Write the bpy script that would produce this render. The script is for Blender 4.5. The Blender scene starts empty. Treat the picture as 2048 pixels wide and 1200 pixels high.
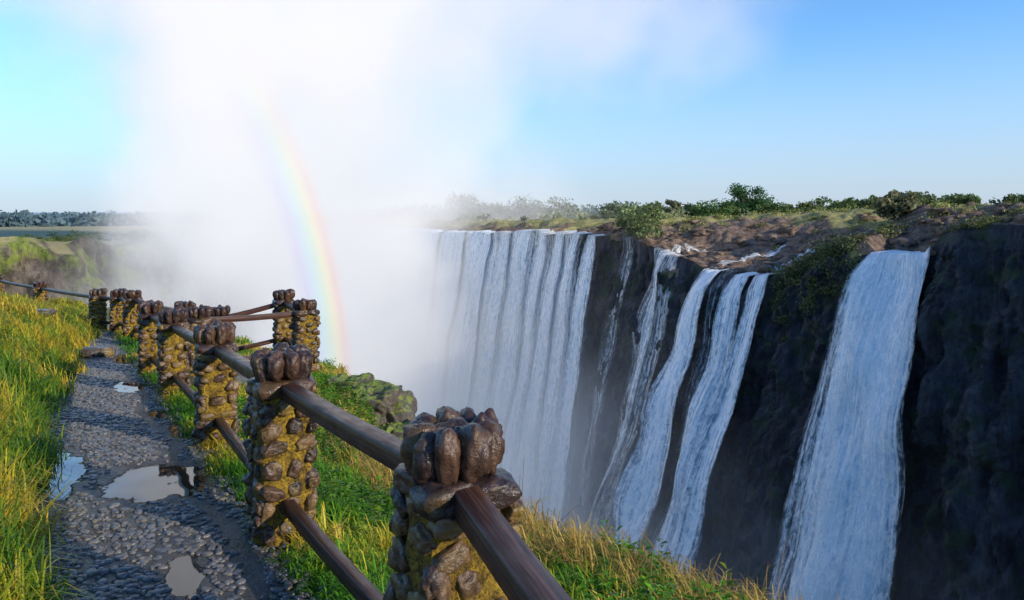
import bpy, math, random
import numpy as np
from mathutils import Vector, Matrix, noise as mnoise
random.seed(7)
scene=bpy.context.scene
scene.view_settings.view_transform='Standard'; scene.view_settings.look='None'; scene.view_settings.exposure=0
COL=scene.collection
# ------------------------------------------------------------ helpers
_tab=np.random.default_rng(3).random((256,256))
def vn(x,y):
    x=np.asarray(x,float);y=np.asarray(y,float)
    xi=np.floor(x).astype(int);yi=np.floor(y).astype(int)
    fx=x-xi;fy=y-yi;fx=fx*fx*(3-2*fx);fy=fy*fy*(3-2*fy)
    a=_tab[xi&255,yi&255];b=_tab[(xi+1)&255,yi&255];c=_tab[xi&255,(yi+1)&255];d=_tab[(xi+1)&255,(yi+1)&255]
    return (a*(1-fx)+b*fx)*(1-fy)+(c*(1-fx)+d*fx)*fy-.5
def fbm(x,y,o=4,g=.5):
    r=0;a=1;f=1
    for i in range(o):
        r=r+a*vn(x*f+17.3*i,y*f+5.1*i);a*=g;f*=2.03
    return r
def smooth(a,b,x):
    t=np.clip((x-a)/(b-a),0,1);return t*t*(3-2*t)
def make_mesh(name,V,F,mats=(),smooth_sh=True,fattr=None,cattr=None,uv=None,midx=None,parent=None):
    V=np.asarray(V,np.float32);F=np.asarray(F,np.int32);n=F.shape[1]
    me=bpy.data.meshes.new(name)
    me.vertices.add(len(V));me.vertices.foreach_set('co',V.ravel())
    me.loops.add(F.size);me.loops.foreach_set('vertex_index',F.ravel())
    me.polygons.add(len(F));me.polygons.foreach_set('loop_start',np.arange(0,F.size,n,dtype=np.int32))
    me.polygons.foreach_set('loop_total',np.full(len(F),n,np.int32))
    if smooth_sh: me.polygons.foreach_set('use_smooth',np.ones(len(F),bool))
    for m in mats: me.materials.append(m)
    if midx is not None: me.polygons.foreach_set('material_index',np.asarray(midx,np.int32))
    me.update(calc_edges=True);me.validate()
    if fattr:
        for k,v in fattr.items():
            a=me.attributes.new(k,'FLOAT','POINT');a.data.foreach_set('value',np.asarray(v,np.float32).ravel())
    if cattr is not None:
        a=me.attributes.new('col','FLOAT_COLOR','POINT')
        c=np.ones((len(V),4),np.float32);c[:,:3]=cattr;a.data.foreach_set('color',c.ravel())
    if uv is not None:
        u=me.uv_layers.new(name='UVMap');u.data.foreach_set('uv',np.asarray(uv,np.float32)[F.ravel()].ravel())
    ob=bpy.data.objects.new(name,me);COL.objects.link(ob)
    if parent: ob.parent=parent
    return ob
def gridF(nu,nv):
    i=np.arange(nu-1)[:,None]*nv+np.arange(nv-1)[None,:]
    return np.stack([i,i+nv,i+nv+1,i+1],-1).reshape(-1,4)
class NT:
    def __init__(s,m):
        s.t=m.node_tree;s.t.nodes.clear()
    def n(s,ty,**k):
        nd=s.t.nodes.new(ty)
        for a,b in k.items():
            if a=='ins':
                for q,v in b.items():
                    sk=nd.inputs[q]
                    if isinstance(v,bpy.types.NodeSocket): s.t.links.new(v,sk)
                    else: sk.default_value=v
            else: setattr(nd,a,b)
        return nd
    def math(s,op,a,b=None,c=None,clamp=False):
        ins={0:a}
        if b is not None: ins[1]=b
        if c is not None: ins[2]=c
        return s.n('ShaderNodeMath',operation=op,use_clamp=clamp,ins=ins).outputs[0]
    def vm(s,op,a,b=None):
        ins={0:a}
        if b is not None: ins[1]=b
        return s.n('ShaderNodeVectorMath',operation=op,ins=ins).outputs
    def noise(s,vec,scale,detail=4,rough=.55,dist=0):
        return s.n('ShaderNodeTexNoise',ins={'Vector':vec,'Scale':scale,'Detail':detail,'Roughness':rough,'Distortion':dist}).outputs['Fac']
    def ramp(s,f,stops):
        r=s.n('ShaderNodeValToRGB',ins={0:f});e=r.color_ramp.elements
        while len(e)<len(stops): e.new(.5)
        for i,(p,c) in enumerate(stops):
            e[i].position=p;e[i].color=(*c,1) if len(c)==3 else c
        return r.outputs[0]
    def mr(s,v,a,b,c=0,d=1,sm=True):
        return s.n('ShaderNodeMapRange',interpolation_type='SMOOTHSTEP' if sm else 'LINEAR',ins={0:v,1:a,2:b,3:c,4:d}).outputs[0]
    def mix(s,f,a,b,bt='MIX'):
        m=s.n('ShaderNodeMix',data_type='RGBA',blend_type=bt)
        for i,v in ((0,f),(6,a),(7,b)):
            if isinstance(v,bpy.types.NodeSocket): s.t.links.new(v,m.inputs[i])
            else: m.inputs[i].default_value=v if i==0 else (*v,1)
        return m.outputs[2]
    def out(s,surf=None,vol=None):
        o=s.n('ShaderNodeOutputMaterial')
        if surf: s.t.links.new(surf,o.inputs[0])
        if vol: s.t.links.new(vol,o.inputs[1])
def mat(name):
    m=bpy.data.materials.new(name);m.use_nodes=True;return m,NT(m)
def vec_scale(t,src,sc):
    return t.n('ShaderNodeMapping',ins={'Vector':src,'Scale':sc}).outputs[0]
# ------------------------------------------------------------ materials
def m_ground():
    m,t=mat('soil_and_turf');P=t.n('ShaderNodeNewGeometry').outputs['Position']
    a=t.noise(P,1.3,6);b=t.noise(P,14,4)
    c=t.ramp(a,[(.3,(.06,.08,.015)),(.5,(.14,.16,.025)),(.7,(.24,.2,.06))])
    c=t.mix(t.mr(b,.4,.7),c,(.07,.06,.025))
    bp=t.n('ShaderNodeBump',ins={'Strength':.8,'Distance':.04,'Height':b}).outputs[0]
    p=t.n('ShaderNodeBsdfPrincipled',ins={'Base Color':c,'Roughness':.9,'Normal':bp});t.out(p.outputs[0]);return m
def m_path():
    m,t=mat('wet_paving');P=t.n('ShaderNodeNewGeometry').outputs['Position']
    n1=t.noise(P,2.2,5);n2=t.noise(P,75,3);n3=t.noise(P,8,6,.7);big=t.noise(P,1.6,3)
    pud=None
    for (cx,cy,rx,ry,rot) in PUDDLES:
        mp=t.n('ShaderNodeMapping',vector_type='TEXTURE',ins={'Vector':P,'Location':(cx,cy,0),'Rotation':(0,0,rot),'Scale':(rx,ry,1e3)}).outputs[0]
        l=t.vm('LENGTH',mp)['Value'];l=t.math('ADD',l,t.math('MULTIPLY',t.math('SUBTRACT',t.noise(P,4.5,5),.5),1.5))
        v=t.mr(l,1.04,.9)
        pud=v if pud is None else t.math('MAXIMUM',pud,v)
    h=t.math('ADD',t.math('MULTIPLY',n2,.4),t.math('MULTIPLY',n3,1.6))
    h=t.math('MULTIPLY',h,t.math('SUBTRACT',1.0,pud))
    bp=t.n('ShaderNodeBump',ins={'Strength':1.0,'Distance':.045,'Height':h}).outputs[0]
    c=t.ramp(n1,[(.3,(.045,.042,.042)),(.55,(.085,.08,.078)),(.75,(.14,.125,.105))])
    c=t.mix(t.mr(t.noise(P,1.1,5),.60,.74),c,(.11,.10,.03))
    c=t.mix(pud,c,(.02,.02,.02))
    r=t.math('MULTIPLY',t.mr(t.math('ADD',n3,t.math('MULTIPLY',t.math('SUBTRACT',big,.5),.8)),.35,.65,.14,.4),t.math('SUBTRACT',1.0,pud));r=t.math('ADD',r,.03)
    p=t.n('ShaderNodeBsdfPrincipled',ins={'Base Color':c,'Roughness':r,'Normal':bp,'IOR':1.5});t.out(p.outputs[0]);return m
def m_leafy(name,trans=.4,rough=.5,spec=.3):
    m,t=mat(name);c=t.n('ShaderNodeAttribute',attribute_name='col').outputs['Color']
    d=t.n('ShaderNodeBsdfPrincipled',ins={'Base Color':c,'Roughness':rough,'Specular IOR Level':spec})
    tr=t.n('ShaderNodeBsdfTranslucent',ins={'Color':c})
    x=t.n('ShaderNodeMixShader',ins={0:trans,1:d.outputs[0],2:tr.outputs[0]});t.out(x.outputs[0]);return m
def m_stone(name='wet_cobble',moss=.55,lo=.2,hi=.5,hl=(.17,.10,.05)):
    m,t=mat(name);a=t.n('ShaderNodeAttribute',attribute_name='col').outputs['Color']
    P=t.n('ShaderNodeNewGeometry').outputs['Position']
    n=t.noise(P,22,6,.65);n2=t.noise(P,90,3);n3=t.noise(P,7,4)
    c=t.mix(t.mr(n,.45,.8),a,hl);c=t.mix(t.mr(n,.48,.28),c,(.012,.009,.009))
    c=t.mix(t.mr(n3,.5,.68,0,moss),c,(.24,.17,.025))
    bp=t.n('ShaderNodeBump',ins={'Strength':.9,'Distance':.011,'Height':t.math('ADD',n,t.math('MULTIPLY',n2,.3))}).outputs[0]
    p=t.n('ShaderNodeBsdfPrincipled',ins={'Base Color':c,'Roughness':t.mr(n,.3,.7,lo,hi),'Specular IOR Level':.45,'Normal':bp});t.out(p.outputs[0]);return m
def m_mortar():
    m,t=mat('mossy_mortar');P=t.n('ShaderNodeNewGeometry').outputs['Position']
    n=t.noise(P,14,6,.65);n2=t.noise(P,70,4,.7)
    c=t.ramp(n,[(.3,(.045,.028,.008)),(.45,(.20,.125,.014)),(.6,(.40,.26,.024)),(.75,(.17,.145,.024))])
    c=t.mix(t.mr(n2,.55,.33),c,(.03,.02,.01))
    bp=t.n('ShaderNodeBump',ins={'Strength':1,'Distance':.02,'Height':t.math('ADD',n,n2)}).outputs[0]
    p=t.n('ShaderNodeBsdfPrincipled',ins={'Base Color':c,'Roughness':.8,'Specular IOR Level':.3,'Normal':bp});t.out(p.outputs[0]);return m
def m_wood():
    m,t=mat('wet_timber');U=t.n('ShaderNodeUVMap').outputs[0]
    g=t.noise(vec_scale(t,U,(2.5,70,1)),1,5,.6,.4);g2=t.noise(vec_scale(t,U,(6,14,1)),1,4)
    c=t.ramp(g,[(.3,(.02,.009,.008)),(.5,(.06,.028,.021)),(.72,(.145,.072,.05))])
    c=t.mix(t.mr(g2,.55,.75,0,.6),c,(.03,.015,.013))
    bp=t.n('ShaderNodeBump',ins={'Strength':.5,'Distance':.003,'Height':g}).outputs[0]
    p=t.n('ShaderNodeBsdfPrincipled',ins={'Base Color':c,'Roughness':t.mr(g2,.3,.7,.3,.5),'Specular IOR Level':.28,'Normal':bp});t.out(p.outputs[0]);return m
def m_cliff():
    m,t=mat('basalt_cliff');P=t.n('ShaderNodeNewGeometry').outputs['Position']
    a=t.noise(vec_scale(t,P,(.34,.34,.09)),1,9,.72,.3);b=t.noise(P,.3,8,.72)
    c=t.ramp(a,[(.35,(.012,.014,.022)),(.5,(.05,.056,.074)),(.64,(.13,.13,.14))])
    c=t.mix(t.mr(b,.5,.6,0,.75),c,(.045,.08,.035))
    bp=t.n('ShaderNodeBump',ins={'Strength':1,'Distance':1.5,'Height':t.math('ADD',a,b)}).outputs[0]
    p=t.n('ShaderNodeBsdfPrincipled',ins={'Base Color':c,'Roughness':.7,'Specular IOR Level':.3,'Normal':bp});t.out(p.outputs[0]);return m
def m_plateau():
    m,t=mat('plateau_rock_and_scrub');P=t.n('ShaderNodeNewGeometry').outputs['Position']
    f=t.n('ShaderNodeAttribute',attribute_name='veg').outputs['Fac']
    a=t.noise(P,.7,10,.75);b=t.noise(P,.16,6,.6)
    rk=t.ramp(a,[(.32,(.03,.022,.02)),(.45,(.13,.085,.06)),(.58,(.27,.19,.14)),(.72,(.42,.34,.28))])
    gr=t.ramp(t.noise(P,.35,6,.65),[(.3,(.12,.14,.04)),(.5,(.30,.28,.10)),(.7,(.46,.40,.19))])
    c=t.mix(t.mr(t.math('ADD',f,t.math('MULTIPLY',t.math('SUBTRACT',b,.5),1.5)),.35,.55),rk,gr)
    bp=t.n('ShaderNodeBump',ins={'Strength':1,'Distance':.6,'Height':a}).outputs[0]
    p=t.n('ShaderNodeBsdfPrincipled',ins={'Base Color':c,'Roughness':.85,'Normal':bp});t.out(p.outputs[0]);return m
def m_promo():
    m,t=mat('mossy_promontory');g=t.n('ShaderNodeNewGeometry');P=g.outputs['Position']
    a=t.noise(vec_scale(t,P,(.4,.4,.16)),1,9,.7);b=t.noise(P,.14,6,.65)
    rk=t.ramp(a,[(.35,(.02,.02,.02)),(.5,(.12,.10,.085)),(.65,(.28,.23,.19))])
    gr=t.ramp(a,[(.35,(.04,.07,.012)),(.52,(.20,.26,.045)),(.7,(.34,.36,.12))])
    c=t.mix(t.mr(b,.46,.56),rk,gr)
    fl=t.n('ShaderNodeSeparateXYZ',ins={0:g.outputs['Normal']}).outputs[2]
    c=t.mix(t.mr(fl,.8,.95),c,(.42,.37,.19))
    bp=t.n('ShaderNodeBump',ins={'Strength':1,'Distance':1.6,'Height':a}).outputs[0]
    p=t.n('ShaderNodeBsdfPrincipled',ins={'Base Color':c,'Roughness':.9,'Normal':bp});t.out(p.outputs[0]);return m
def m_fall():
    m,t=mat('falling_water');U=t.n('ShaderNodeUVMap').outputs[0]
    de=t.n('ShaderNodeAttribute',attribute_name='dens').outputs['Fac']
    n1=t.noise(vec_scale(t,U,(.5,.012,1)),1,4,.6,.1)
    n2=t.noise(vec_scale(t,U,(3.0,.07,1)),1,7,.72,.3)
    n3=t.noise(vec_scale(t,U,(2.2,.8,1)),1,7,.82,.8)
    v=t.math('ADD',t.math('MULTIPLY',t.math('SUBTRACT',n1,.5),1.3),t.math('MULTIPLY',t.math('SUBTRACT',n2,.5),1.7))
    v=t.math('ADD',v,t.math('MULTIPLY',t.math('SUBTRACT',n3,.5),1.9))
    al=t.mr(t.math('ADD',de,v),.05,1.05)
    c=t.mix(t.mr(t.math('ADD',t.math('MULTIPLY',n2,.9),t.math('MULTIPLY',n3,1.2)),.86,1.16),(.46,.66,.84),(.985,.99,.99))
    bp=t.n('ShaderNodeBump',ins={'Strength':.4,'Distance':.5,'Height':t.math('ADD',n2,n3)}).outputs[0]
    d=t.n('ShaderNodeBsdfDiffuse',ins={'Color':c,'Normal':bp})
    tr=t.n('ShaderNodeBsdfTransparent')
    x=t.n('ShaderNodeMixShader',ins={0:al,1:tr.outputs[0],2:d.outputs[0]});t.out(x.outputs[0]);return m
def m_river():
    m,t=mat('river_water');P=t.n('ShaderNodeNewGeometry').outputs['Position']
    n=t.noise(P,.2,6,.6)
    p=t.n('ShaderNodeBsdfPrincipled',ins={'Base Color':t.ramp(n,[(.3,(.2,.3,.3)),(.5,(.8,.85,.88))]),'Roughness':.5});t.out(p.outputs[0]);return m

# ------------------------------------------------------------ near ground
A0=np.array([-.206,2.6]);DV=np.array([-.513,.858]);NV=np.array([.858,.513])
def sa(X,Y):
    return NV[0]*(X-A0[0])+NV[1]*(Y-A0[1]), DV[0]*(X-A0[0])+DV[1]*(Y-A0[1])
def xy(s,a): return A0[0]+NV[0]*s+DV[0]*a, A0[1]+NV[1]*s+DV[1]*a
def wid(a): return np.interp(a,[0,5,8,11,15.5,19,26],[1.34,1.36,1.33,1.05,.8,.55,.5])+.07*np.sin(a*2.1)+.05*np.sin(a*5.3+1)
def sedge(a): return np.interp(a,[-8,-3,0,1.7,3,5,7.5,9,11,15,20,26,34],[3.3,3.1,2.65,2.2,1.8,1.95,2.4,2.9,3.7,3.9,3.0,1.6,-.5])
def H(s,a):
    X,Y=xy(s,a)
    z=-.068*np.clip(2.6+.858*a-3.5+.2*s,0,24)
    d=np.clip(-s-wid(a),0,None)
    hb=np.interp(a,[0,15,20,26],[1.1,1.1,.75,.15])
    z=z+hb*(1-np.exp(-d/1.0))+smooth(0,.5,d)*(.16*fbm(X*.9,Y*.9,3))
    r=np.clip(s-.05,0,None)
    z=z-np.interp(a,[-2,1,4,8,11],[.22,.24,.30,.24,.18])*r+smooth(0,.6,r)*.12*fbm(X*1.1+9,Y*1.1,3)
    e=np.clip(s-sedge(a)-.4*fbm(a*.45,3.3,3),0,None)
    z=z-.9*e-2.6*e*e
    e2=np.clip(a-32,0,None);z=z-1.2*e2-1.0*e2*e2*(a>32)
    return np.maximum(z,-110)
sv=np.concatenate([[-1200,-400,-120,-60,-35],np.linspace(-20,-6,15),np.linspace(-5.8,4.5,104),np.linspace(4.7,11,18),[14,18]])
av=np.concatenate([[-900,-300,-100,-40,-20,-10],np.linspace(-6,30,250),np.linspace(30.5,42,20),[46]])
S,A=np.meshgrid(sv,av,indexing='ij');X,Y=xy(S,A);Z=H(S,A)
MG=m_ground()
PUDDLES=[(-2.72,5.75,.40,.55,.54),(-3.6,6.0,.16,.9,.5),(-3.3,7.5,.12,.4,.5),(-1.75,4.0,.10,.3,.5),(-5.2,10.2,.2,.6,.5),(-3.9,8.3,.1,.25,.6),(-6.8,13.2,.2,.7,.5)]
ground=make_mesh('ground',np.stack([X,Y,Z],-1).reshape(-1,3),gridF(len(sv),len(av)),[MG])
def zpath(s,a): return -.068*np.clip(2.6+.858*a-3.5+.2*s,0,24)+.03
us=np.linspace(0,1,26);aa=np.linspace(-5,24,240)
U,A=np.meshgrid(us,aa,indexing='ij')
S=-wid(A)-.04+U*(wid(A)-.03+.05*np.sin(A*3.1)+.04*np.sin(A*7.7))
X,Y=xy(S,A)
Z=zpath(S,A)-.05*np.clip(np.abs(U-.5)*2-.8,0,1)*1.2+.006*fbm(X*3,Y*3,3)
footpath=make_mesh('footpath',np.stack([X,Y,Z],-1).reshape(-1,3),gridF(26,240),[m_path()])
sv2=np.linspace(-.15,2.25,24);av2=np.linspace(9.0,12.6,24)
S,A=np.meshgrid(sv2,av2,indexing='ij');A=A+S*.25;X,Y=xy(S,A);Z=H(S,A)+.05
make_mesh('viewpoint_paving',np.stack([X,Y,Z],-1).reshape(-1,3),gridF(24,24),[footpath.data.materials[0]])

# ------------------------------------------------------------ grass
LM=m_leafy('grass_blades',.45)
def blades(name,bx,by,bz,h,wd,th,lean,col,mats):
    n=len(bx)
    px=-np.sin(th);py=np.cos(th);dx=np.cos(th);dy=np.sin(th)
    fr=[(0,0,1.0),(.45,.14,.85),(.8,.5,.6),(1.0,1.0,0)]
    V=[]
    for i,(hz,lx,w) in enumerate(fr):
        zz=h*hz-(lean*.55*lx**2 if i else 0)
        cx=bx+dx*lean*lx;cy=by+dy*lean*lx;cz=bz+zz
        if w>0:
            V.append(np.stack([cx-px*wd*w/2,cy-py*wd*w/2,cz],-1));V.append(np.stack([cx+px*wd*w/2,cy+py*wd*w/2,cz],-1))
        else: V.append(np.stack([cx,cy,cz],-1))
    V=np.stack(V,1)
    T=np.array([[0,1,3],[0,3,2],[2,3,5],[2,5,4],[4,5,6]])
    F=(np.arange(n)[:,None,None]*7+T[None]).reshape(-1,3)
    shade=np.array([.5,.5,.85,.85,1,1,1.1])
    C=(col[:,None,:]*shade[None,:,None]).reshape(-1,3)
    return make_mesh(name,V.reshape(-1,3),F,mats,False,cattr=C)
def grass_field(name,srange,arange,nc,per,hr,pal,seed,filt,weight=1.0,wf=1.0):
    r=np.random.default_rng(seed)
    a=arange[0]+(arange[1]-arange[0])*r.random(nc*6)
    s=srange[0]+(srange[1]-srange[0])*r.random(nc*6)
    X,Y=xy(s,a);dist=np.hypot(X,Y)
    keep=filt(s,a,r)&(Y>1.2)&(np.abs(X)/np.maximum(Y,.1)<.95)&(r.random(len(s))<np.clip((4.5/dist)**weight,0,1))
    s=s[keep][:nc];a=a[keep][:nc];n=len(s)
    sc=np.repeat(s,per);ac=np.repeat(a,per);X,Y=xy(sc,ac);dist=np.hypot(X,Y)
    th=r.random(len(sc))*2*np.pi;rad=np.abs(r.normal(0,.05,len(sc)))*(1+dist*.05)
    bx=X+np.cos(th)*rad;by=Y+np.sin(th)*rad
    s2,a2=sa(bx,by);bz=H(s2,a2)-.02
    hc=np.repeat(hr[0]+(hr[1]-hr[0])*r.random(n)**1.6,per)
    h=hc*(.45+.75*r.random(len(bx)))
    lean=h*(.25+1.0*r.random(len(bx)));
    thb=th*.5+np.repeat(r.random(n)*6.28,per)*.5+r.normal(0,.5,len(th))
    pidx=np.clip((vn(X*1.1,Y*1.1)*1.7+.5+np.repeat(r.normal(0,.18,n),per)+r.normal(0,.12,len(X)))*len(pal),0,len(pal)-1).astype(int)
    col=np.array(pal)[pidx]*(.65+.65*r.random((len(X),1)))
    wd=(.0045+.005*r.random(len(X)))*(1+dist*.10)*wf
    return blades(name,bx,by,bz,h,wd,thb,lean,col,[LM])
palL=[(.11,.24,.02),(.24,.36,.025),(.44,.46,.03),(.64,.52,.04),(.78,.52,.06),(.42,.38,.03)]
palR=[(.09,.27,.015),(.20,.40,.02),(.42,.48,.03),(.64,.53,.05),(.78,.55,.12)]
fL=lambda s,a,r: (-s-wid(a)>-.03)
def onview(s,a): return (s<2.3)&(a-s*.25>9.2)&(a-s*.25<12.7)
fR=lambda s,a,r: (s>.0)&(s<sedge(a)+.35)&~onview(s,a)
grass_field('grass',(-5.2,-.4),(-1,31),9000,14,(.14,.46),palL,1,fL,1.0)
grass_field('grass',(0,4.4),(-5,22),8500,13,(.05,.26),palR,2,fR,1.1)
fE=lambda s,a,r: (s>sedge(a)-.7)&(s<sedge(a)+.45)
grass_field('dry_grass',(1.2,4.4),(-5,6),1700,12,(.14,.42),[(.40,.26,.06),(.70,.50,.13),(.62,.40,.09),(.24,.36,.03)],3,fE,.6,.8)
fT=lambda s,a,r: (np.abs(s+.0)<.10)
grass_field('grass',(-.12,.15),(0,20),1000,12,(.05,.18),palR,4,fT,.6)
def leafy(name,n,seed):
    r=np.random.default_rng(seed);V=[];F=[];C=[];k=0
    cnt=0
    while cnt<n:
        s=r.random()*3.4+.15;a=-4+r.random()**1.3*18
        x,y=xy(s,a)
        if y<1.5 or s>sedge(a)+.1 or onview(s,a): continue
        if vn(x*.9+31,y*.9)<.0: continue
        cnt+=1;z0=float(H(np.array(s),np.array(a)))
        hh=.08+.24*r.random();g=np.array([.10,.34,.02])*(.6+.8*r.random());g[0]+=.12*r.random()
        lx,ly=r.normal(0,.05,2)
        m=int(12+r.random()*16)
        for i in range(m):
            f=(i+1)/m;th=i*2.4+r.random();L=(.03+.05*r.random())*(1.1-.4*f)*(1+.04*y);W=L*.42
            bx=x+lx*f;by=y+ly*f;bz=z0+hh*f
            d=np.array([math.cos(th),math.sin(th),.3+.5*f-.6*r.random()]);p=np.array([-math.sin(th),math.cos(th),0])
            b=np.array([bx,by,bz]);mid=b+d*L*.5+np.array([0,0,.006]);tip=b+d*L-np.array([0,0,L*.2])
            V+= [b,mid+p*W/2,tip,mid-p*W/2];F.append([k,k+1,k+2,k+3]);k+=4
            cc=g*(.7+.6*r.random());C+=[cc*.7,cc,cc*1.1,cc]
    return make_mesh(name,np.array(V),np.array(F),[m_leafy('broad_leaves',.4,.35)],False,cattr=np.array(C))
leafy('leafy_plants',1000,5)
rs=np.random.default_rng(12);nS=34
a_=rs.uniform(-4,3,nS);s_=sedge(a_)+rs.uniform(-.3,.25,nS);bx,by=xy(s_,a_);bz=H(s_,a_)
blades('dry_stalks',bx,by,bz,rs.uniform(.35,.8,nS),np.full(nS,.006),rs.random(nS)*6.3,rs.uniform(.02,.12,nS),np.tile((.42,.27,.14),(nS,1)),[LM])

# ------------------------------------------------------------ stones / pillars
import bmesh
_ico={}
def ico(sub):
    if sub not in _ico:
        bm=bmesh.new();bmesh.ops.create_icosphere(bm,subdivisions=sub,radius=1)
        _ico[sub]=(np.array([v.co[:] for v in bm.verts]),np.array([[v.index for v in f.verts] for f in bm.faces]));bm.free()
    return _ico[sub]
def blob(c,rad,R,sub,seed,amp=.18,power=.75,fr=1.4):
    v,f=ico(sub)
    w=np.sign(v)*np.abs(v)**power
    w=w/np.maximum(np.abs(w).max(1,keepdims=True)*.35+.65*np.linalg.norm(w,axis=1,keepdims=True),1e-6)
    o=Vector((seed*3.7,seed*1.3,seed*.7))
    nn=np.array([mnoise.noise(Vector(p)*fr+o)+.4*mnoise.noise(Vector(p)*fr*2.7+o)+.15*mnoise.noise(Vector(p)*fr*7+o) for p in v])
    w=w*(1+amp*nn)[:,None]*np.array(rad)
    return w@R.T+np.array(c),f
def rotz(a):
    c,s=math.cos(a),math.sin(a);return np.array([[c,-s,0],[s,c,0],[0,0,1]])
def roty(a):
    c,s=math.cos(a),math.sin(a);return np.array([[c,0,s],[0,1,0],[-s,0,c]])
def rotx(a):
    c,s=math.cos(a),math.sin(a);return np.array([[1,0,0],[0,c,-s],[0,s,c]])
MS=m_stone();MC=m_stone('wet_dark_cobble',.15,.15,.38,(.10,.056,.038));MM=m_mortar();MW=m_wood()
# cobbles set in the path
def cobbles(n=9500):
    r=np.random.default_rng(77)
    a=-1+r.random(n*3)**1.35*20;wa=wid(a);s=-wa+.02+(wa-.03)*r.random(n*3)
    x,y=xy(s,a);ok=np.ones(len(x),bool)
    for (cx,cy,rx,ry,rot) in PUDDLES:
        dx=x-cx;dy=y-cy;c,q=math.cos(rot),math.sin(rot)
        l=np.hypot((dx*c+dy*q)/rx,(-dx*q+dy*c)/ry);ok&=l>1.0+.35*r.random(len(x))
    ok&=(np.sin((s+wa)/wa*np.pi*2+.3*np.sin(a*2))>-.97)
    s=s[ok][:n];a=a[ok][:n];x=x[ok][:n];y=y[ok][:n];m=len(x)
    v,f=ico(2);dist=np.hypot(x,y)
    rad=(.010+.016*r.random(m))*(1+.03*dist);asp=.6+.8*r.random(m);th=r.random(m)*6.28
    hgt=(.005+.008*r.random(m))*(1+.02*dist)
    vx=v[None,:,0]*(rad*asp)[:,None];vy=v[None,:,1]*rad[:,None]
    ang=np.arctan2(v[:,1],v[:,0])[None,:];wob=1+.16*np.sin(ang*2+th[:,None]*3)+.10*np.sin(ang*3+th[:,None]*7)
    vx=vx*wob;vy=vy*wob
    V=np.stack([x[:,None]+vx*np.cos(th)[:,None]-vy*np.sin(th)[:,None],y[:,None]+vx*np.sin(th)[:,None]+vy*np.cos(th)[:,None],zpath(s,a)[:,None]+v[None,:,2]*hgt[:,None]+.001],-1).reshape(-1,3)
    F=(np.arange(m)[:,None,None]*len(v)+f[None]).reshape(-1,3)
    base=np.array([(.10,.10,.107),(.14,.138,.14),(.075,.072,.077),(.15,.132,.11),(.115,.12,.135)])[r.integers(0,5,m)]*(.7+.6*r.random((m,1)))
    make_mesh('path_cobbles',V,F,[m_stone('wet_pebble',.08,.12,.32,(.17,.165,.16))],True,cattr=np.repeat(base,len(v),0))
cobbles()
fence=bpy.data.objects.new('stone_post_fence',None);COL.objects.link(fence)
def stone_col(r):
    b=r.choice([(.06,.035,.024),(.09,.053,.031),(.125,.076,.038),(.04,.027,.025),(.16,.10,.047)])
    return np.array(b)*(.7+.6*r.random())
def cap_col(r):
    return np.array(r.choice([(.04,.022,.020),(.055,.030,.023),(.032,.021,.022),(.07,.037,.025)]))*(.8+.5*r.random())
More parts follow.
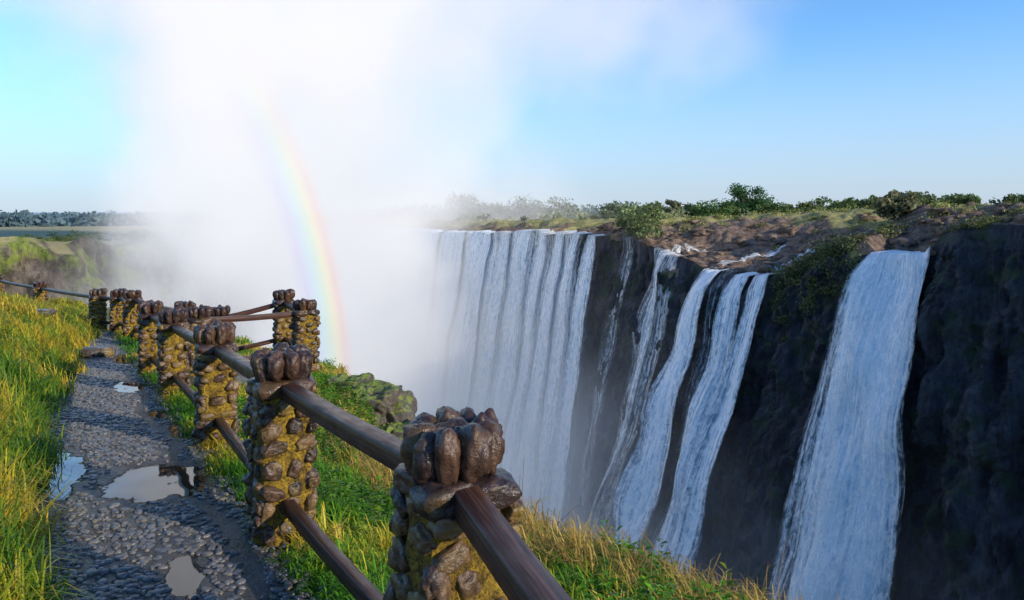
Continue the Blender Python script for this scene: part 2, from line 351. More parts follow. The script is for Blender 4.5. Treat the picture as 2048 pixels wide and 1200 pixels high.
def pillar(idx,x,y,z0,ht,hw,ang,sub,seed):
    r=random.Random(seed);VV=[];FF=[];CC=[];MI=[];off=0
    def add(v,f,c,mi):
        nonlocal off
        VV.append(v);FF.append(f+off);CC.append(np.tile(c,(len(v),1)));MI.append(np.full(len(f),mi));off+=len(v)
    bm=bmesh.new();bmesh.ops.create_cube(bm,size=1);bmesh.ops.subdivide_edges(bm,edges=bm.edges[:],cuts=16 if sub>2 else 7,use_grid_fill=True);bmesh.ops.triangulate(bm,faces=bm.faces[:])
    v=np.array([q.co[:] for q in bm.verts]);f=np.array([[q.index for q in fc.verts] for fc in bm.faces]);bm.free()
    hc=ht-.2
    v=v*np.array([2*hw,2*hw,hc]);v[:,2]+=hc/2
    nn=np.array([mnoise.noise(Vector(p)*9+Vector((seed,0,0)))+.5*mnoise.noise(Vector(p)*24+Vector((seed,0,0))) for p in v])
    rr=np.linalg.norm(v[:,:2],axis=1,keepdims=True)+1e-6
    v[:,:2]*=(1-.25*(rr/hw-1).clip(0,1))
    v[:,:2]+=v[:,:2]/rr*(nn[:,None]*.026)
    v[:,:2]*=(1-.25*smooth(hc-.06,hc,v[:,2]))[:,None]
    add(v,f,(.3,.2,.03),1)
    for face in range(4):
        Rf=rotz(face*math.pi/2);z=.02
        while z<ht-.29:
            hh=r.uniform(.032,.062);xx=-hw-.01
            while xx<hw-.015:
                ww=r.uniform(.034,.088)
                if xx+ww>hw: ww=max(.032,(hw+.02-xx)/2)
                if r.random()<.90:
                    zz=z+hh+r.uniform(-.02,.02)
                    c=np.array([xx+ww,-hw+.012+r.uniform(-.012,.006),zz])
                    R=Rf@roty(r.uniform(-.45,.45))@rotx(r.uniform(-.15,.15))
                    vv,ff=blob((0,0,0),(ww*r.uniform(.76,.98),.034+.012*r.random(),hh*r.uniform(.76,1.0)),R,sub,r.random()*90,.3,.8)
                    add(vv+Rf@c,ff,stone_col(r),0)
                xx+=ww*2+r.uniform(.004,.018)
            z+=hh*2+r.uniform(.004,.016)
    zc=ht-.225;s1=sub+(1 if sub<4 else 0)
    for (cx,cy) in ((-1,-1),(1,-1),(1,1),(-1,1)):
        vv,ff=blob((cx*hw*.50,cy*hw*.50,zc+r.uniform(-.01,.01)),(hw*.70,hw*.68,.060),rotz(r.uniform(-.3,.3))@roty(r.uniform(-.12,.12)),s1,r.random()*90,.2,.8);add(vv,ff,cap_col(r),2)
    nb=9
    for i in range(nb):
        t=i/nb*2*math.pi+r.uniform(-.12,.12);rd=hw*r.uniform(.66,.82)
        vv,ff=blob((math.cos(t)*rd*1.05,math.sin(t)*rd*1.05,ht-.10+r.uniform(-.022,.012)),(r.uniform(.055,.072),r.uniform(.036,.055),r.uniform(.08,.102)),rotz(t)@roty(r.uniform(0,.4)),s1,r.random()*90,.24,.82);add(vv,ff,cap_col(r),2)
    vv,ff=blob((0,0,ht-.10),(hw*.6,hw*.5,.08),np.eye(3),sub,r.random()*90,.3,.9);add(vv,ff,cap_col(r),2)
    V=np.concatenate(VV);F=np.concatenate(FF);C=np.concatenate(CC);M=np.concatenate(MI)
    V=V@rotz(ang).T+np.array([x,y,z0])
    return make_mesh('stone_pillar_%d'%idx,V,F,[MS,MM,MC],True,cattr=C,midx=M,parent=fence)
FA=math.atan2(DV[1],DV[0])-math.pi/2
def gz(x,y):
    s,a=sa(x,y);return float(H(np.array(s),np.array(a)))
PIL={ 'P0':(.72,.0,1.2,.165,2),'P1':(-.20,2.6,1.2,.155,4),'P2':(-1.395,4.54,1.17,.152,4),'P3':(-2.72,6.9,1.14,.15,3),'P4':(-4.33,9.6,1.12,.15,3),'P5':(-5.53,11.5,1.13,.15,3),
 'C5':(-4.83,11.6,1.12,.15,2),'C1':(-3.39,12.3,1.15,.165,3),'C2':(-4.19,13.8,1.15,.16,2),'C3':(-5.25,13.5,1.1,.155,2),'C4':(-6.33,14.5,1.15,.155,2),
 'C6':(-8.6,17.0,1.15,.17,2),'C7':(-9.7,18.5,1.1,.17,2),'F1':(-10.6,19.2,1.1,.17,2),'F2':(-14.96,23.8,1.1,.17,2),'F3':(-19.2,28,1.1,.17,2)}
PZ={}
for i,(k,(x,y,ht,hw,sub)) in enumerate(PIL.items()):
    z=gz(x,y)
    if k in('C1','C2'): z=-.60-.02
    if k in('C3','C4','C5'): z=min(z,-.068*(y-3.5))
    PZ[k]=z
    pillar(i+1,x,y,z-.03,ht+.03,hw,FA+random.uniform(-.06,.06),sub,i*13+5)
def beam(name,A,B,w=.10,h=.078,seed=0):
    A=np.array(A);B=np.array(B);L=np.linalg.norm(B-A);d=(B-A)/L
    side=np.cross(d,[0,0,1]);side/=np.linalg.norm(side);up=np.cross(side,d)
    n=max(8,int(L/.2));c=.004
    prof=[(-w/2+c,-h/2),(w/2-c,-h/2),(w/2,-h/2+c),(w/2,h/2-c),(w/2-c,h/2),(-w/2+c,h/2),(-w/2,h/2-c),(-w/2,-h/2+c)]
    V=[];UV=[];per=np.cumsum([0]+[math.dist(prof[i],prof[(i+1)%8]) for i in range(8)])
    for i in range(n+1):
        t=i/n;p=A+d*L*t-up*.015*math.sin(math.pi*t)
        for j in range(9):
            a,b=prof[j%8]
            V.append(p+side*a+up*b);UV.append((t*L+seed,per[j]+seed*.37))
    F=[]
    for i in range(n):
        for j in range(8):
            q=i*9+j;F.append((q,q+9,q+10,q+1))
    make_mesh(name,np.array(V),np.array(F),[MW],False,uv=np.array(UV),parent=fence)
links=[('P0','P1'),('P1','P2'),('P2','P3'),('P3','P4'),('P4','P5'),('C5','C1'),('C1','C2'),('C2','C3'),('C3','C4'),('C4','C6'),('C6','C7'),('C7','F1'),('F1','F2'),('F2','F3'),('P5','C5')]
for i,(p,q) in enumerate(links):
    a=PIL[p];b=PIL[q]
    for j,up in enumerate((1,0)):
        za=PZ[p]+(a[2]-.235 if up else .26);zb=PZ[q]+(b[2]-.235 if up else .26)
        beam('wooden_rail_%s_%d'%('top' if up else 'low',i),(a[0],a[1],za),(b[0],b[1],zb),.095 if up else .065,.085 if up else .075,i+j*.5)
# ------------------------------------------------------------ loose rocks
def rock(name,x,y,z,rad,seed,matr,sub=6,amp=.4,c=(.05,.045,.04),rz=0):
    v,f=blob((0,0,0),rad,rotz(rz),sub,seed,amp,.65,1.5)
    return make_mesh(name,v+np.array([x,y,z]),f,[matr],True,cattr=np.tile(c,(len(v),1)))
def m_mossrock():
    m,t=mat('mossy_rock');g=t.n('ShaderNodeNewGeometry');P=g.outputs['Position']
    n=t.noise(P,5,9,.72);nz=t.n('ShaderNodeSeparateXYZ',ins={0:g.outputs['Normal']}).outputs[2]
    c=t.ramp(n,[(.3,(.03,.026,.024)),(.5,(.09,.075,.06)),(.7,(.18,.15,.11))])
    c=t.mix(t.mr(t.math('ADD',nz,t.math('MULTIPLY',t.math('SUBTRACT',n,.5),3.0)),.65,1.05),c,(.20,.25,.03))
    bp=t.n('ShaderNodeBump',ins={'Strength':1,'Distance':.06,'Height':n}).outputs[0]
    p=t.n('ShaderNodeBsdfPrincipled',ins={'Base Color':c,'Roughness':.7,'Normal':bp});t.out(p.outputs[0]);return m
MR=m_mossrock()
rock('mossy_boulder',-2.2,12.2,-1.32,(.5,.7,.46),3,MR)
rock('mossy_boulder',-1.65,11.4,-1.66,(.42,.6,.40),8,MR)
rock('mossy_boulder',-2.8,13.2,-1.3,(.45,.6,.38),11,MR)
def slab(name,x,y,z,sx,sy,sz,rz):
    bm=bmesh.new();bmesh.ops.create_cube(bm,size=1)
    for v in bm.verts: v.co=Vector((v.co.x*sx,v.co.y*sy,v.co.z*sz))
    bmesh.ops.bevel(bm,geom=bm.edges[:],offset=.03,segments=3,affect='EDGES')
    bmesh.ops.triangulate(bm,faces=bm.faces[:])
    bmesh.ops.subdivide_edges(bm,edges=bm.edges[:],cuts=2);bmesh.ops.triangulate(bm,faces=bm.faces[:])
    for v in bm.verts: v.co+=Vector((mnoise.noise(v.co*6),mnoise.noise(v.co*6+Vector((5,0,0))),mnoise.noise(v.co*6+Vector((0,9,0)))))*.02
    V=np.array([v.co[:] for v in bm.verts])@rotz(rz).T+np.array([x,y,z]);F=np.array([[v.index for v in f.verts] for f in bm.faces]);bm.free()
    make_mesh(name,V,F,[MS],False,cattr=np.tile((.06,.055,.06),(len(V),1)))
slab('stone_block',-7.5,13.6,-.60,.55,.35,.2,.4)
slab('stone_block',-9.0,14.2,.05,.6,.3,.12,.2)

# ------------------------------------------------------------ far side of the gorge
P0=np.array([77.94,45.0]);DT=np.array([-.5,.866]);NB=np.array([.866,.5])
LT=[-200,0,40,50,52.5,54,61,63,68,73,77,90,95,103,112,120,215,400,900]
LZ=[2.5,1.6,.9,.6,-.5,-2.6,-2.9,-1.2,-2.6,-5.5,-7.2,-7.3,-5.8,-4.2,-2.2,-1.9,-3,-3,-3]
def zlip(t): return np.interp(t,LT,LZ)+np.interp(t,[60,110,120],[.5,.9,1.1])*fbm(np.asarray(t)*.22,np.asarray(t)*0+7.7,4,.6)
def zpl(t): return np.interp(t,[-200,60,100,115,140,250,900],[3,2.7,2.3,1.0,.3,-.2,-.2])
def kout(t): return np.interp(t,[-200,60,95,118,900],[.28,.28,.34,.13,.13])
def kamp(t): return np.interp(t,[0,100,118],[4,4,1.3])
def HF(t,b):
    rise=smooth(0,1,b/np.interp(t,[0,60,75,100,120,400],[14,16,34,30,14,14]))
    z=zlip(t)+(zpl(t)-zlip(t))*rise
    amp=np.interp(b,[0,3,30,60,400],[.2,1.5,1.2,.45,.6])
    n=fbm(t*.22,b*.22,6,.6);n=np.round(n*5)/5*.5+n*.5
    return z+amp*n
def fp(t,b,z): return np.stack([P0[0]+DT[0]*t+NB[0]*b,P0[1]+DT[1]*t+NB[1]*b,z],-1)
tv=np.concatenate([[-400,-200,-100,-50],np.linspace(0,140,420),np.linspace(140.6,260,200),np.linspace(265,420,40),[500,700,1200,2500]])
bv=np.concatenate([np.linspace(0,40,110),np.linspace(41,90,40),[100,120,150,200,300,450,700,1100,1800,3000,5000]])
T,B=np.meshgrid(tv,bv,indexing='ij');Z=HF(T,B);Z[:,0]=zlip(tv)+.2*fbm(tv*.5,tv*0,3)
veg=smooth(4,30,B+np.interp(T,[0,50,63,100,110,125],[6,6,-6,-8,0,10]))
plateau=make_mesh('plateau',fp(T,B,Z).reshape(-1,3),gridF(len(tv),len(bv)),[m_plateau()],True,fattr={'veg':veg})
dv=np.concatenate([np.linspace(0,30,130),np.linspace(31,105,130)])
T,D=np.meshgrid(tv,dv,indexing='ij')
lip=(zlip(tv)+.2*fbm(tv*.5,tv*0,3))[:,None]
n1=fbm(T*.16,D*.07,5,.55);n2=fbm(T*.6,D*.22+40,6,.65)
led=np.abs(((D*.085+fbm(T*.05,D*0+3,2)*.8)%1)-.5)
kk=kamp(T)/4
out=kout(T)*D+np.minimum(D,3)/3*(kamp(T)*n1+(.6+.4*kk)*(2.1*n2+1.8*led))
cliff=make_mesh('waterfall_cliff',fp(T,-out,lip-D).reshape(-1,3),gridF(len(tv),len(dv)),[m_cliff()],True)
MF=m_fall()
falls=0
def fall(t0,t1,dens,spread,ex0,exk,depth=98,nu=40,nv=110,tshift=0,dz=.25):
    u=np.linspace(0,1,nu);v=np.linspace(0,1,nv)**1.3
    U,Vv=np.meshgrid(u,v,indexing='ij');D=Vv*depth
    tb=t0+(t1-t0)*U
    t=tb+spread*(U-.5)*np.sqrt(Vv)*1.0+tshift*Vv
    z=zlip(tb)+dz-D
    o=kout(t)*D+np.minimum(D,3)/3*(kamp(t)*fbm(t*.16,D*.07,2,.5))+ex0+exk*np.sqrt(D)+ .4*fbm(t*.9,D*.03,3)*np.minimum(D/4,1.5)+.3*fbm(t*.5,D*.3,3)*np.minimum(D/6,1)
    o=np.where(D<.01,-1.2,o)
    ed=np.minimum(1,np.minimum(U,1-U)*2*6) if (t1-t0)<30 else np.minimum(1,np.minimum(U,1-U)*2*12)
    if t1-t0<6: ed=np.sin(np.pi*np.clip(U,0,1))**.6
    de=dens(tb,D,U) if callable(dens) else dens+0*U
    de=de-(1-ed)*.8
    V=fp(t,-o,z)
    return make_mesh('waterfall',V.reshape(-1,3),gridF(nu,nv),[MF],True,fattr={'dens':de},uv=np.stack([tb+falls*31.7+spread*.5*(U-.5),D],-1).reshape(-1,2))
def cd(t,D,U):
    base=np.interp(t,[112,118,125,140,165,195,240],[.3,.66,.74,.94,1.12,1.25,1.3])
    return base+np.interp(D,[0,6,15,60],[-.40,-.08,.06,.12])+.4*vn(t*.28,D*.003)*np.interp(t,[118,170],[1,.6])
fall(116.5,330,cd,2,1.8,.25,nu=420,nv=120);falls=1
for (ta,tb_,de) in [(118.2,120.9,1.0),(123.2,126.4,.95),(129.0,133.0,1.0),(136,138.8,.9),(141.5,147,1.0),(151,156.5,1.05),(161,170,1.1),(175,186,1.15),(190,206,1.2)]:
    fall(ta,tb_,lambda t,D,U,de=de:de-.1*smooth(20,80,D)-.25*(1-smooth(0,4,D)),4.0,2.6,.32,nu=28,nv=110);falls+=1
fall(97,104,lambda t,D,U:.44-.10*smooth(10,50,D),5,.6,.15,nu=30);falls+=1
fall(99.6,101.4,.65,2.5,1.0,.25,nu=14);falls+=1
fall(109,114,.28,3,.6,.1,nu=24);falls+=1
fall(86.9,90.6,lambda t,D,U:1.1-.15*smooth(20,70,D),4.2,.8,.95,nu=26);falls+=1
fall(81.2,84.0,lambda t,D,U:1.0-.15*smooth(20,70,D),3.6,.8,.6,nu=24);falls+=1
fall(77.5,79.8,lambda t,D,U:1.0-.15*smooth(20,70,D),3.0,.8,.75,nu=20,tshift=1.0);falls+=1
fall(84,88,.28,3,.4,.3,nu=20);falls+=1
fall(53.2,60.6,lambda t,D,U:1.1-.4*smooth(6,50,D)*np.abs(U-.5)*2,9.0,.9,.55,nu=60,nv=140,tshift=-1.5);falls+=1
fall(53.6,60.2,lambda t,D,U:.5+0*D,11,1.8,.9,nu=60,nv=140,tshift=-1.0);falls+=1
def stream(pts,w,seed):
    pts=np.array(pts,float);n=60;q=np.linspace(0,len(pts)-1,n)
    t=np.interp(q,range(len(pts)),pts[:,0]);b=np.interp(q,range(len(pts)),pts[:,1])
    t=t+fbm(q*2+seed,q*0,3)*2.6
    V=[];UV=[]
    for k in range(7):
        tt=t+(k/6-.5)*w*(1+1.2*fbm(q*3+seed,q*0+5,2));z=HF(tt,b)+.35
        V.append(fp(tt,b,z));UV.append(np.stack([np.full(n,(k/6)*w*2+seed*9),-q*9],-1))
    V=np.stack(V);make_mesh('river_stream',V.reshape(-1,3),gridF(7,n),[MF],True,fattr={'dens':np.full(7*n,.5)},uv=np.stack(UV).reshape(-1,2))
stream([(71,15),(73,11),(76,6),(78.5,0)],2.4,1)
stream([(80,12),(82,6),(82.5,0)],1.2,3)
stream([(88,14),(89,8),(89,0)],1.2,4)
stream([(100,7),(101,4),(100,0)],1.1,5)
VV=[];FF=[];off=0;r=random.Random(5)
for i in range(420):
    t=r.uniform(5,135);b=abs(r.gauss(0,12))+.3
    if t>112: b*=.35
    sz=r.uniform(.25,.6)+1.1*r.random()**4
    z=float(HF(np.array(t),np.array(b)))
    c=fp(t,b,z-sz*.05)
    v,f=blob(c,(sz*r.uniform(.8,1.8),sz,sz*.55),rotz(r.random()*6),2,r.random()*80,.7,.6);VV.append(v);FF.append(f+off);off+=len(v)
make_mesh('rocks',np.concatenate(VV),np.concatenate(FF),[plateau.data.materials[0]],False,fattr={'veg':np.zeros(off)})
make_mesh('river',[(-1500,-200,-99),(300,-200,-99),(300,1500,-99),(-1500,1500,-99)],[(0,1,2,3)],[m_river()])

# promontory on the near side
OL=np.array([(-700,-10),(-300,60),(-165,100),(-122,108),(-98,118),(-82,138),(-80,156),(-92,200),(-112,260),(-150,380),(-300,700),(-1500,3000)],float)
q=np.linspace(0,len(OL)-1,700);ox=np.interp(q,range(len(OL)),OL[:,0]);oy=np.interp(q,range(len(OL)),OL[:,1])
tx=np.gradient(ox);ty=np.gradient(oy);ln=np.hypot(tx,ty);nx=ty/ln;ny=-tx/ln
for _ in range(14):
    nx=np.convolve(np.pad(nx,2,'edge'),np.ones(5)/5,'valid');ny=np.convolve(np.pad(ny,2,'edge'),np.ones(5)/5,'valid')
dd=np.linspace(0,95,120)
Q,D=np.meshgrid(q,dd,indexing='ij')
o=.22*D+np.minimum(D,2)/2*(9*fbm(Q*1.6,D*.05,6,.6)+2.0*fbm(Q*9,D*.25,4,.6)+2.5*(np.abs(((D*.12+fbm(Q*1.1,D*0,2))%1)-.5)))
topz=-2.9+2.0*fbm(q*3,q*0,4)
V1=np.stack([ox[:,None]+nx[:,None]*o,oy[:,None]+ny[:,None]*o,topz[:,None]-D],-1)
ins=np.array([0,2,5,10,20,40,80,160,400,1200,4000]);Q2,I=np.meshgrid(q,ins,indexing='ij')
zz=topz[:,None]*0+np.where(I==0,topz[:,None],-3.4+1.0*fbm(Q2*2,I*.1,3)-np.minimum(I,200)*.006)
V2=np.stack([ox[:,None]-.857*I,oy[:,None]+.514*I,zz],-1)
MP=m_promo()
nq=len(q)
VA=np.concatenate([V1.reshape(-1,3),V2.reshape(-1,3)]);FB=gridF(nq,len(ins))[:,::-1]+nq*len(dd)
make_mesh('headland',VA,np.concatenate([gridF(nq,len(dd)),FB]),[MP],True)

# ------------------------------------------------------------ trees
ML=m_leafy('tree_foliage',.3,.8,.1)
def m_bark():
    m,t=mat('bark');P=t.n('ShaderNodeNewGeometry').outputs['Position']
    n=t.noise(vec_scale(t,P,(3,3,.6)),1,5);p=t.n('ShaderNodeBsdfPrincipled',ins={'Base Color':t.ramp(n,[(.3,(.05,.035,.025)),(.7,(.16,.12,.09))]),'Roughness':.9});t.out(p.outputs[0]);return m
MB=m_bark()
def leafcloud(centers,rads,n,size,cols,r,flat=1.0):
    k=r.integers(0,len(centers),n);d=r.normal(size=(n,3));d/=np.linalg.norm(d,axis=1,keepdims=True)
    rr=r.random(n)**.45
    p=centers[k]+d*rr[:,None]*rads[k]
    a=r.normal(size=(n,3));a/=np.linalg.norm(a,axis=1,keepdims=True);b=np.cross(a,r.normal(size=(n,3)));b/=np.linalg.norm(b,axis=1,keepdims=True)
    sz=size*(.5+r.random((n,1)))
    V=np.stack([p-a*sz,p-b*sz*.6,p+a*sz,p+b*sz*.6],1)
    F=np.arange(n*4).reshape(-1,4)
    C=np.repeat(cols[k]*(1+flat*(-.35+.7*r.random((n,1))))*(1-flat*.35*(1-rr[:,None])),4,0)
    return V.reshape(-1,3),F,C
def tube(p0,p1,r0,r1,ns=7):
    p0=np.array(p0);p1=np.array(p1);d=p1-p0;d=d/np.linalg.norm(d);s=np.cross(d,[.3,.9,.1]);s/=np.linalg.norm(s);u=np.cross(s,d)
    th=np.arange(ns)/ns*2*np.pi
    ring=lambda p,r:p+np.cos(th)[:,None]*s*r+np.sin(th)[:,None]*u*r
    V=np.concatenate([ring(p0,r0),ring(p1,r1)]);F=np.array([(i,(i+1)%ns,ns+(i+1)%ns,ns+i) for i in range(ns)]);return V,F
def tree(name,x,y,z,h,w,seed,col=(.055,.085,.03),leaves=1800,ls=.3):
    r=np.random.default_rng(seed);VV=[];FF=[];CC=[];MI=[];off=0
    def add(v,f,c,m):
        nonlocal off
        VV.append(v);FF.append(f+off);CC.append(c);MI.append(np.full(len(f),m));off+=len(v)
    base=np.array([x,y,z-.3]);fork=base+np.array([r.normal(0,.1)*w*.2,r.normal(0,.1)*w*.2,h*.3])
    v,f=tube(base,fork,.035*h,.024*h);add(v,f,np.tile((.1,.08,.06),(len(v),1)),1)
    cs=[];rs=[]
    nl=int(9+w*.9)
    for i in range(nl):
        th=i*2.4+r.random();rad=w*.5*(.2+.6*r.random())
        e=fork+np.array([math.cos(th)*rad,math.sin(th)*rad,h*(-.05+.6*r.random()*(1-.5*rad/(w*.5)))])
        m=(fork+e)/2+np.array([0,0,h*.04]);v,f=tube(fork,m,.018*h,.012*h,5);add(v,f,np.tile((.1,.08,.06),(len(v),1)),1)
        v,f=tube(m,e,.012*h,.004*h,5);add(v,f,np.tile((.1,.08,.06),(len(v),1)),1)
        for k in range(3):
            cs.append(e+r.normal(0,.08*w,3)*np.array([1,1,.6]));q=w*(.11+.08*r.random());rs.append((q,q,q*.75))
    cs=np.array(cs);rs=np.array(rs);cols=np.array(col)*(.6+.9*r.random((len(cs),1)))
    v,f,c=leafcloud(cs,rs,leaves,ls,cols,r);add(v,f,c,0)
    return make_mesh(name,np.concatenate(VV),np.concatenate(FF),[ML,MB],False,cattr=np.concatenate(CC),midx=np.concatenate(MI))
def tb(x,y): 
    return (x-P0[0])*DT[0]+(y-P0[1])*DT[1],(x-P0[0])*NB[0]+(y-P0[1])*NB[1]
def hfz(x,y):
    t,b=tb(x,y);return float(HF(np.array(t),np.array(max(b,0))))
# (world x, world y, height, crown width, leaf colour)
TR=[(24.6,143,7.6,10.5,(.20,.26,.11)),(59.4,190,11.0,13,(.06,.14,.05)),(65.5,196,8.5,9,(.17,.23,.07)),(46.8,175,5.6,10,(.09,.16,.05)),(54,185,5,7,(.10,.16,.06)),(65.5,185,5.4,8,(.10,.16,.06)),
 (-19.8,300,13,16,(.16,.20,.15)),(82.1,200,7,10,(.18,.23,.11)),(94.6,210,7,11,(.14,.20,.09)),(91.3,190,6.4,10,(.11,.18,.06)),(61,118,5.2,7.5,(.19,.19,.10)),(88,150,4.2,8,(.13,.18,.07)),(103,170,4.6,8,(.11,.17,.06)),
 (49.2,230,8,6,(.17,.19,.11)),(3.8,270,9,20,(.16,.20,.13)),(14.9,260,8,17,(.16,.20,.12)),(-9.5,290,8,17,(.16,.20,.14)),(48.8,200,5,10,(.12,.17,.06)),(73,190,4.5,9,(.17,.21,.08)),(93.6,170,5.4,9,(.15,.19,.08)),
 (30,220,6,10,(.15,.20,.11)),(40,215,6,9,(.15,.21,.09)),(110,185,6,11,(.13,.18,.07)),(118,175,5,9,(.13,.18,.08)),(72,150,3.8,6,(.15,.19,.08)),(36,250,7,12,(.15,.2,.12)),(80,180,5,9,(.12,.18,.06)),
 (86,165,6.0,7,(.10,.15,.06)),(98,190,7.5,8,(.11,.17,.07)),(70,135,3.6,5,(.16,.17,.09)),(106,200,7.5,9,(.12,.17,.08))]
for i,(x,yy,h,w,c) in enumerate(TR):
    tree('tree' if h>4.8 else 'shrub',x,yy,hfz(x,yy),h,w,100+i,c,4200 if i in(0,1) else 1700,.26 if i<6 else .4)
def mass(name,pts,sz,n,ls,col,seed,flat=.7,ct=1.0):
    r=np.random.default_rng(seed);pts=np.array(pts);m=len(pts)
    s=sz*(.5+r.random((m,1)));rads=np.concatenate([s*1.25,s*1.25,s*flat],1)
    pts[:,2]+=rads[:,2]*.6
    cols=np.array(col)*(1+ct*(-.4+.8*r.random((m,1))))
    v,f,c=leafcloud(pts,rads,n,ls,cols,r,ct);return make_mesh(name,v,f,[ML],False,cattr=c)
r=random.Random(9)
pts=[]
for i in range(560):
    t=r.uniform(10,122);b=r.uniform(8,75)
    if 62<t<102 and b<24 and r.random()<.8: continue
    pts.append(fp(t,b,float(HF(np.array(t),np.array(b)))))
mass('scrub',pts,1.0,44000,.16,(.30,.31,.11),21,.6)
pts=[]
for i in range(260):
    t=r.uniform(5,80);b=r.uniform(-1.0,12)
    if 52<t<62: continue
    pts.append(fp(t,b,float(HF(np.array(t),np.array(max(b,0))))-.2))
mass('scrub',pts,1.0,24000,.14,(.19,.20,.07),22,.6)
pts=[]
for i in range(90):
    t=r.uniform(62,76);d=abs(r.gauss(0,4));pts.append(fp(t,-(kout(t)*d+.6+2*fbm(t*.16,d*.07,2)),float(zlip(t))-d))
mass('scrub',pts,.9,10000,.16,(.13,.16,.07),28,.8)
pts=[]
for i in range(300):
    t=r.uniform(120,420);b=r.uniform(12,140);pts.append(fp(t,b,float(HF(np.array(t),np.array(b)))))
mass('scrub',pts,2.0,18000,.45,(.22,.25,.14),23,.7)
pts=[]
for i in range(420):
    yy=r.uniform(330,520);x=r.uniform(-.163,.72)*yy;pts.append((x,yy,hfz(x,yy)))
mass('distant_trees',pts,5.0,34000,1.0,(.19,.25,.22),24,.7,.6)  # leaf colour greyed towards blue, aerial haze put into it
pts=[]
for i in range(900):
    yy=r.uniform(380,1000);x=r.uniform(-.88,-.40)*yy;pts.append((x,yy,-7.0))
mass('distant_trees',pts,6.5,80000,1.6,(.12,.19,.22),25,.75,.35)  # blue-grey leaf colour carries the aerial haze of distance
pts=[]
for i in range(150):
    k=r.randrange(100,430);I=r.uniform(-1,40);pts.append((ox[k]-.857*I,oy[k]+.514*I,-3.6))
mass('scrub',pts,.9,12000,.22,(.22,.28,.08),26,.6)
hx=np.linspace(-2600,3200,160);hy=np.full(160,3300.);hz=16+22*fbm(hx*.0016,hx*0,4)
V=np.concatenate([np.stack([hx,hy,hz*0-60],-1),np.stack([hx,hy+30,np.maximum(hz,4)],-1),np.stack([hx,hy+500,hz*0-60],-1)])
hm,t=mat('haze_tinted_hills');t.out(t.n('ShaderNodeBsdfPrincipled',ins={'Base Color':(.36,.48,.62,1),'Roughness':1}).outputs[0])  # aerial haze is painted in as a pale blue base colour
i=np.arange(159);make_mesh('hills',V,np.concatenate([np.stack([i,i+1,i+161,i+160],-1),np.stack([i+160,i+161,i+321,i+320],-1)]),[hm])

# ------------------------------------------------------------ spray plume (real volume, with added glow for multiple scattering)
def m_mist():
    m,t=mat('spray');P=t.n('ShaderNodeNewGeometry').outputs['Position']
    nt=t.n('ShaderNodeTexNoise',ins={'Vector':P,'Scale':.022,'Detail':3.0,'Roughness':.66})
    off=t.vm('SUBTRACT',nt.outputs['Color'],(.5,.5,.5))[0];off=t.vm('MULTIPLY',off,(80,60,70))[0]
    Pd=t.vm('ADD',P,off)[0]
    tot=None
    for (c,rad,amp,inner) in [((-41,150,-20),(34,46,62),1.6,.3),((-44,152,52),(58,44,62),2.4,.3),
        ((8,152,46),(64,34,25),1.0,.1),((-96,160,60),(48,36,28),.6,.1),((-20,230,-25),(64,68,64),.46,.1),((6,160,-74),(96,100,74),.62,.12),((45,90,-85),(78,62,72),.14,.1)]:
        q=t.vm('SUBTRACT',Pd,c)[0];q=t.vm('MULTIPLY',q,tuple(1/k for k in rad))[0]
        l=t.vm('LENGTH',q)['Value'];v=t.mr(l,1.0,inner,0,amp)
        tot=v if tot is None else t.math('ADD',tot,v)
    n=t.mr(nt.outputs['Fac'],.35,.62,.35,1.3)
    d=t.math('MULTIPLY',t.math('MULTIPLY',tot,n),.064)
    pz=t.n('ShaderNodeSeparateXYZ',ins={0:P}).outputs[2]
    es=t.mr(pz,-60,60,.16,.40)  # added emission in place of multiple scattering, stronger higher up
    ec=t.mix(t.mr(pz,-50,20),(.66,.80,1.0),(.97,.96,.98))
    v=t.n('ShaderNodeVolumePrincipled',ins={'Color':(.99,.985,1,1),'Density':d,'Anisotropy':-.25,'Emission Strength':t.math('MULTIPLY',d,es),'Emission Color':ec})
    t.out(None,v.outputs[0])
    try: m.cycles.volume_step_rate=3.0
    except Exception as e: print('step',e)
    return m
def box(name,a,b,m):
    V=[(x,y,z) for x in(a[0],b[0]) for y in(a[1],b[1]) for z in(a[2],b[2])]
    F=[(0,1,3,2),(4,6,7,5),(0,4,5,1),(2,3,7,6),(0,2,6,4),(1,5,7,3)]
    return make_mesh(name,V,F,[m],False)
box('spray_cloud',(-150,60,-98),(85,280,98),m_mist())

# ------------------------------------------------------------ rainbow: arc standing in the spray, 42 deg about the antisolar point
a=np.array([-.812,.55,-.193]);a/=np.linalg.norm(a);C=np.array([0,0,1.9])+a*60
e1=np.cross(a,[0,0,1]);e1/=np.linalg.norm(e1);e2=np.cross(e1,a)
th=np.radians(np.linspace(-14,60,90));al=np.radians(np.linspace(39.6,43.2,8))
TH,AL=np.meshgrid(th,al,indexing='ij');R=60*np.tan(AL)
V=C+R[...,None]*(np.cos(TH)[...,None]*e1+np.sin(TH)[...,None]*e2)
m,t=mat('rainbow_light')
uvn=t.n('ShaderNodeUVMap').outputs[0];sx=t.n('ShaderNodeSeparateXYZ',ins={0:uvn})
c=t.ramp(sx.outputs[0],[(0,(0,0,0)),(.25,(.10,.10,.20)),(.42,(.08,.22,.24)),(.56,(.18,.32,.14)),(.68,(.40,.33,.08)),(.82,(.36,.12,.06)),(1,(0,0,0))])
fil=t.ramp(sx.outputs[0],[(0,(1,1,1)),(.25,(.87,.86,.98)),(.42,(.84,.93,.98)),(.56,(.87,.97,.87)),(.68,(.98,.95,.79)),(.82,(.98,.86,.82)),(1,(1,1,1))])
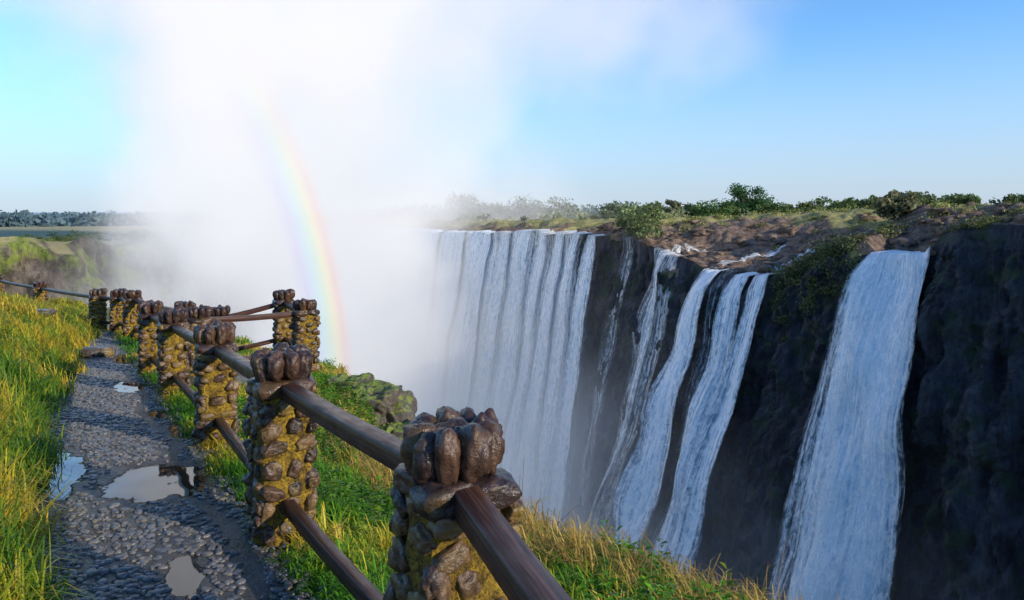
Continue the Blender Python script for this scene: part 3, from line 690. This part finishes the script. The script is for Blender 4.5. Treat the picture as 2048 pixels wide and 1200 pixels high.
fade=t.math('MULTIPLY',t.mr(sx.outputs[1],0,.2,.1,1),t.mr(sx.outputs[1],.68,.22,0,1))
em=t.n('ShaderNodeEmission',ins={'Color':c,'Strength':t.math('MULTIPLY',fade,.26)})
tp=t.n('ShaderNodeBsdfTransparent',ins={'Color':t.mix(fade,(1,1,1),fil)})
ad=t.n('ShaderNodeAddShader',ins={0:tp.outputs[0],1:em.outputs[0]});t.out(ad.outputs[0])
make_mesh('rainbow',V.reshape(-1,3),gridF(90,8),[m],True,uv=np.stack([(AL-al[0])/(al[-1]-al[0]),(TH-th[0])/(th[-1]-th[0])],-1).reshape(-1,2))

# ------------------------------------------------------------ light
el=math.radians(19);az=math.atan2(.812,-.55)
w=bpy.data.worlds.new('World');scene.world=w;w.use_nodes=True;t=NT(w)
sk=t.n('ShaderNodeTexSky');sk.sky_type='NISHITA';sk.sun_disc=False;sk.sun_elevation=el;sk.sun_rotation=az;sk.altitude=900;sk.air_density=1.0;sk.dust_density=.3;sk.ozone_density=2.5
dz=t.n('ShaderNodeSeparateXYZ',ins={0:t.n('ShaderNodeTexCoord').outputs['Generated']}).outputs[2]
skc=t.mix(1.0,sk.outputs[0],(.95,1.36,1.68),'MULTIPLY')
haze=t.mr(dz,.25,-.02,0,.9)
skc=t.mix(haze,skc,(3.5,4.0,5.0))
bg=t.n('ShaderNodeBackground',ins={0:skc,1:.15})
o=t.n('ShaderNodeOutputWorld',ins={0:bg.outputs[0]})
L=bpy.data.lights.new('sun','SUN');L.energy=5.0;L.angle=math.radians(.5);L.color=(1,.86,.64)
lo=bpy.data.objects.new('sun',L);COL.objects.link(lo)
ts=Vector((math.sin(az)*math.cos(el),math.cos(az)*math.cos(el),math.sin(el)));lo.rotation_euler=ts.to_track_quat('Z','Y').to_euler()
cam=bpy.data.cameras.new('camera');co=bpy.data.objects.new('camera',cam);COL.objects.link(co)
co.location=(0,0,1.9);co.rotation_euler=(math.pi/2,0,0);cam.sensor_width=36;cam.lens=36*1500/2048;cam.shift_y=-170/2048;cam.clip_end=20000;cam.clip_start=.05
scene.camera=co
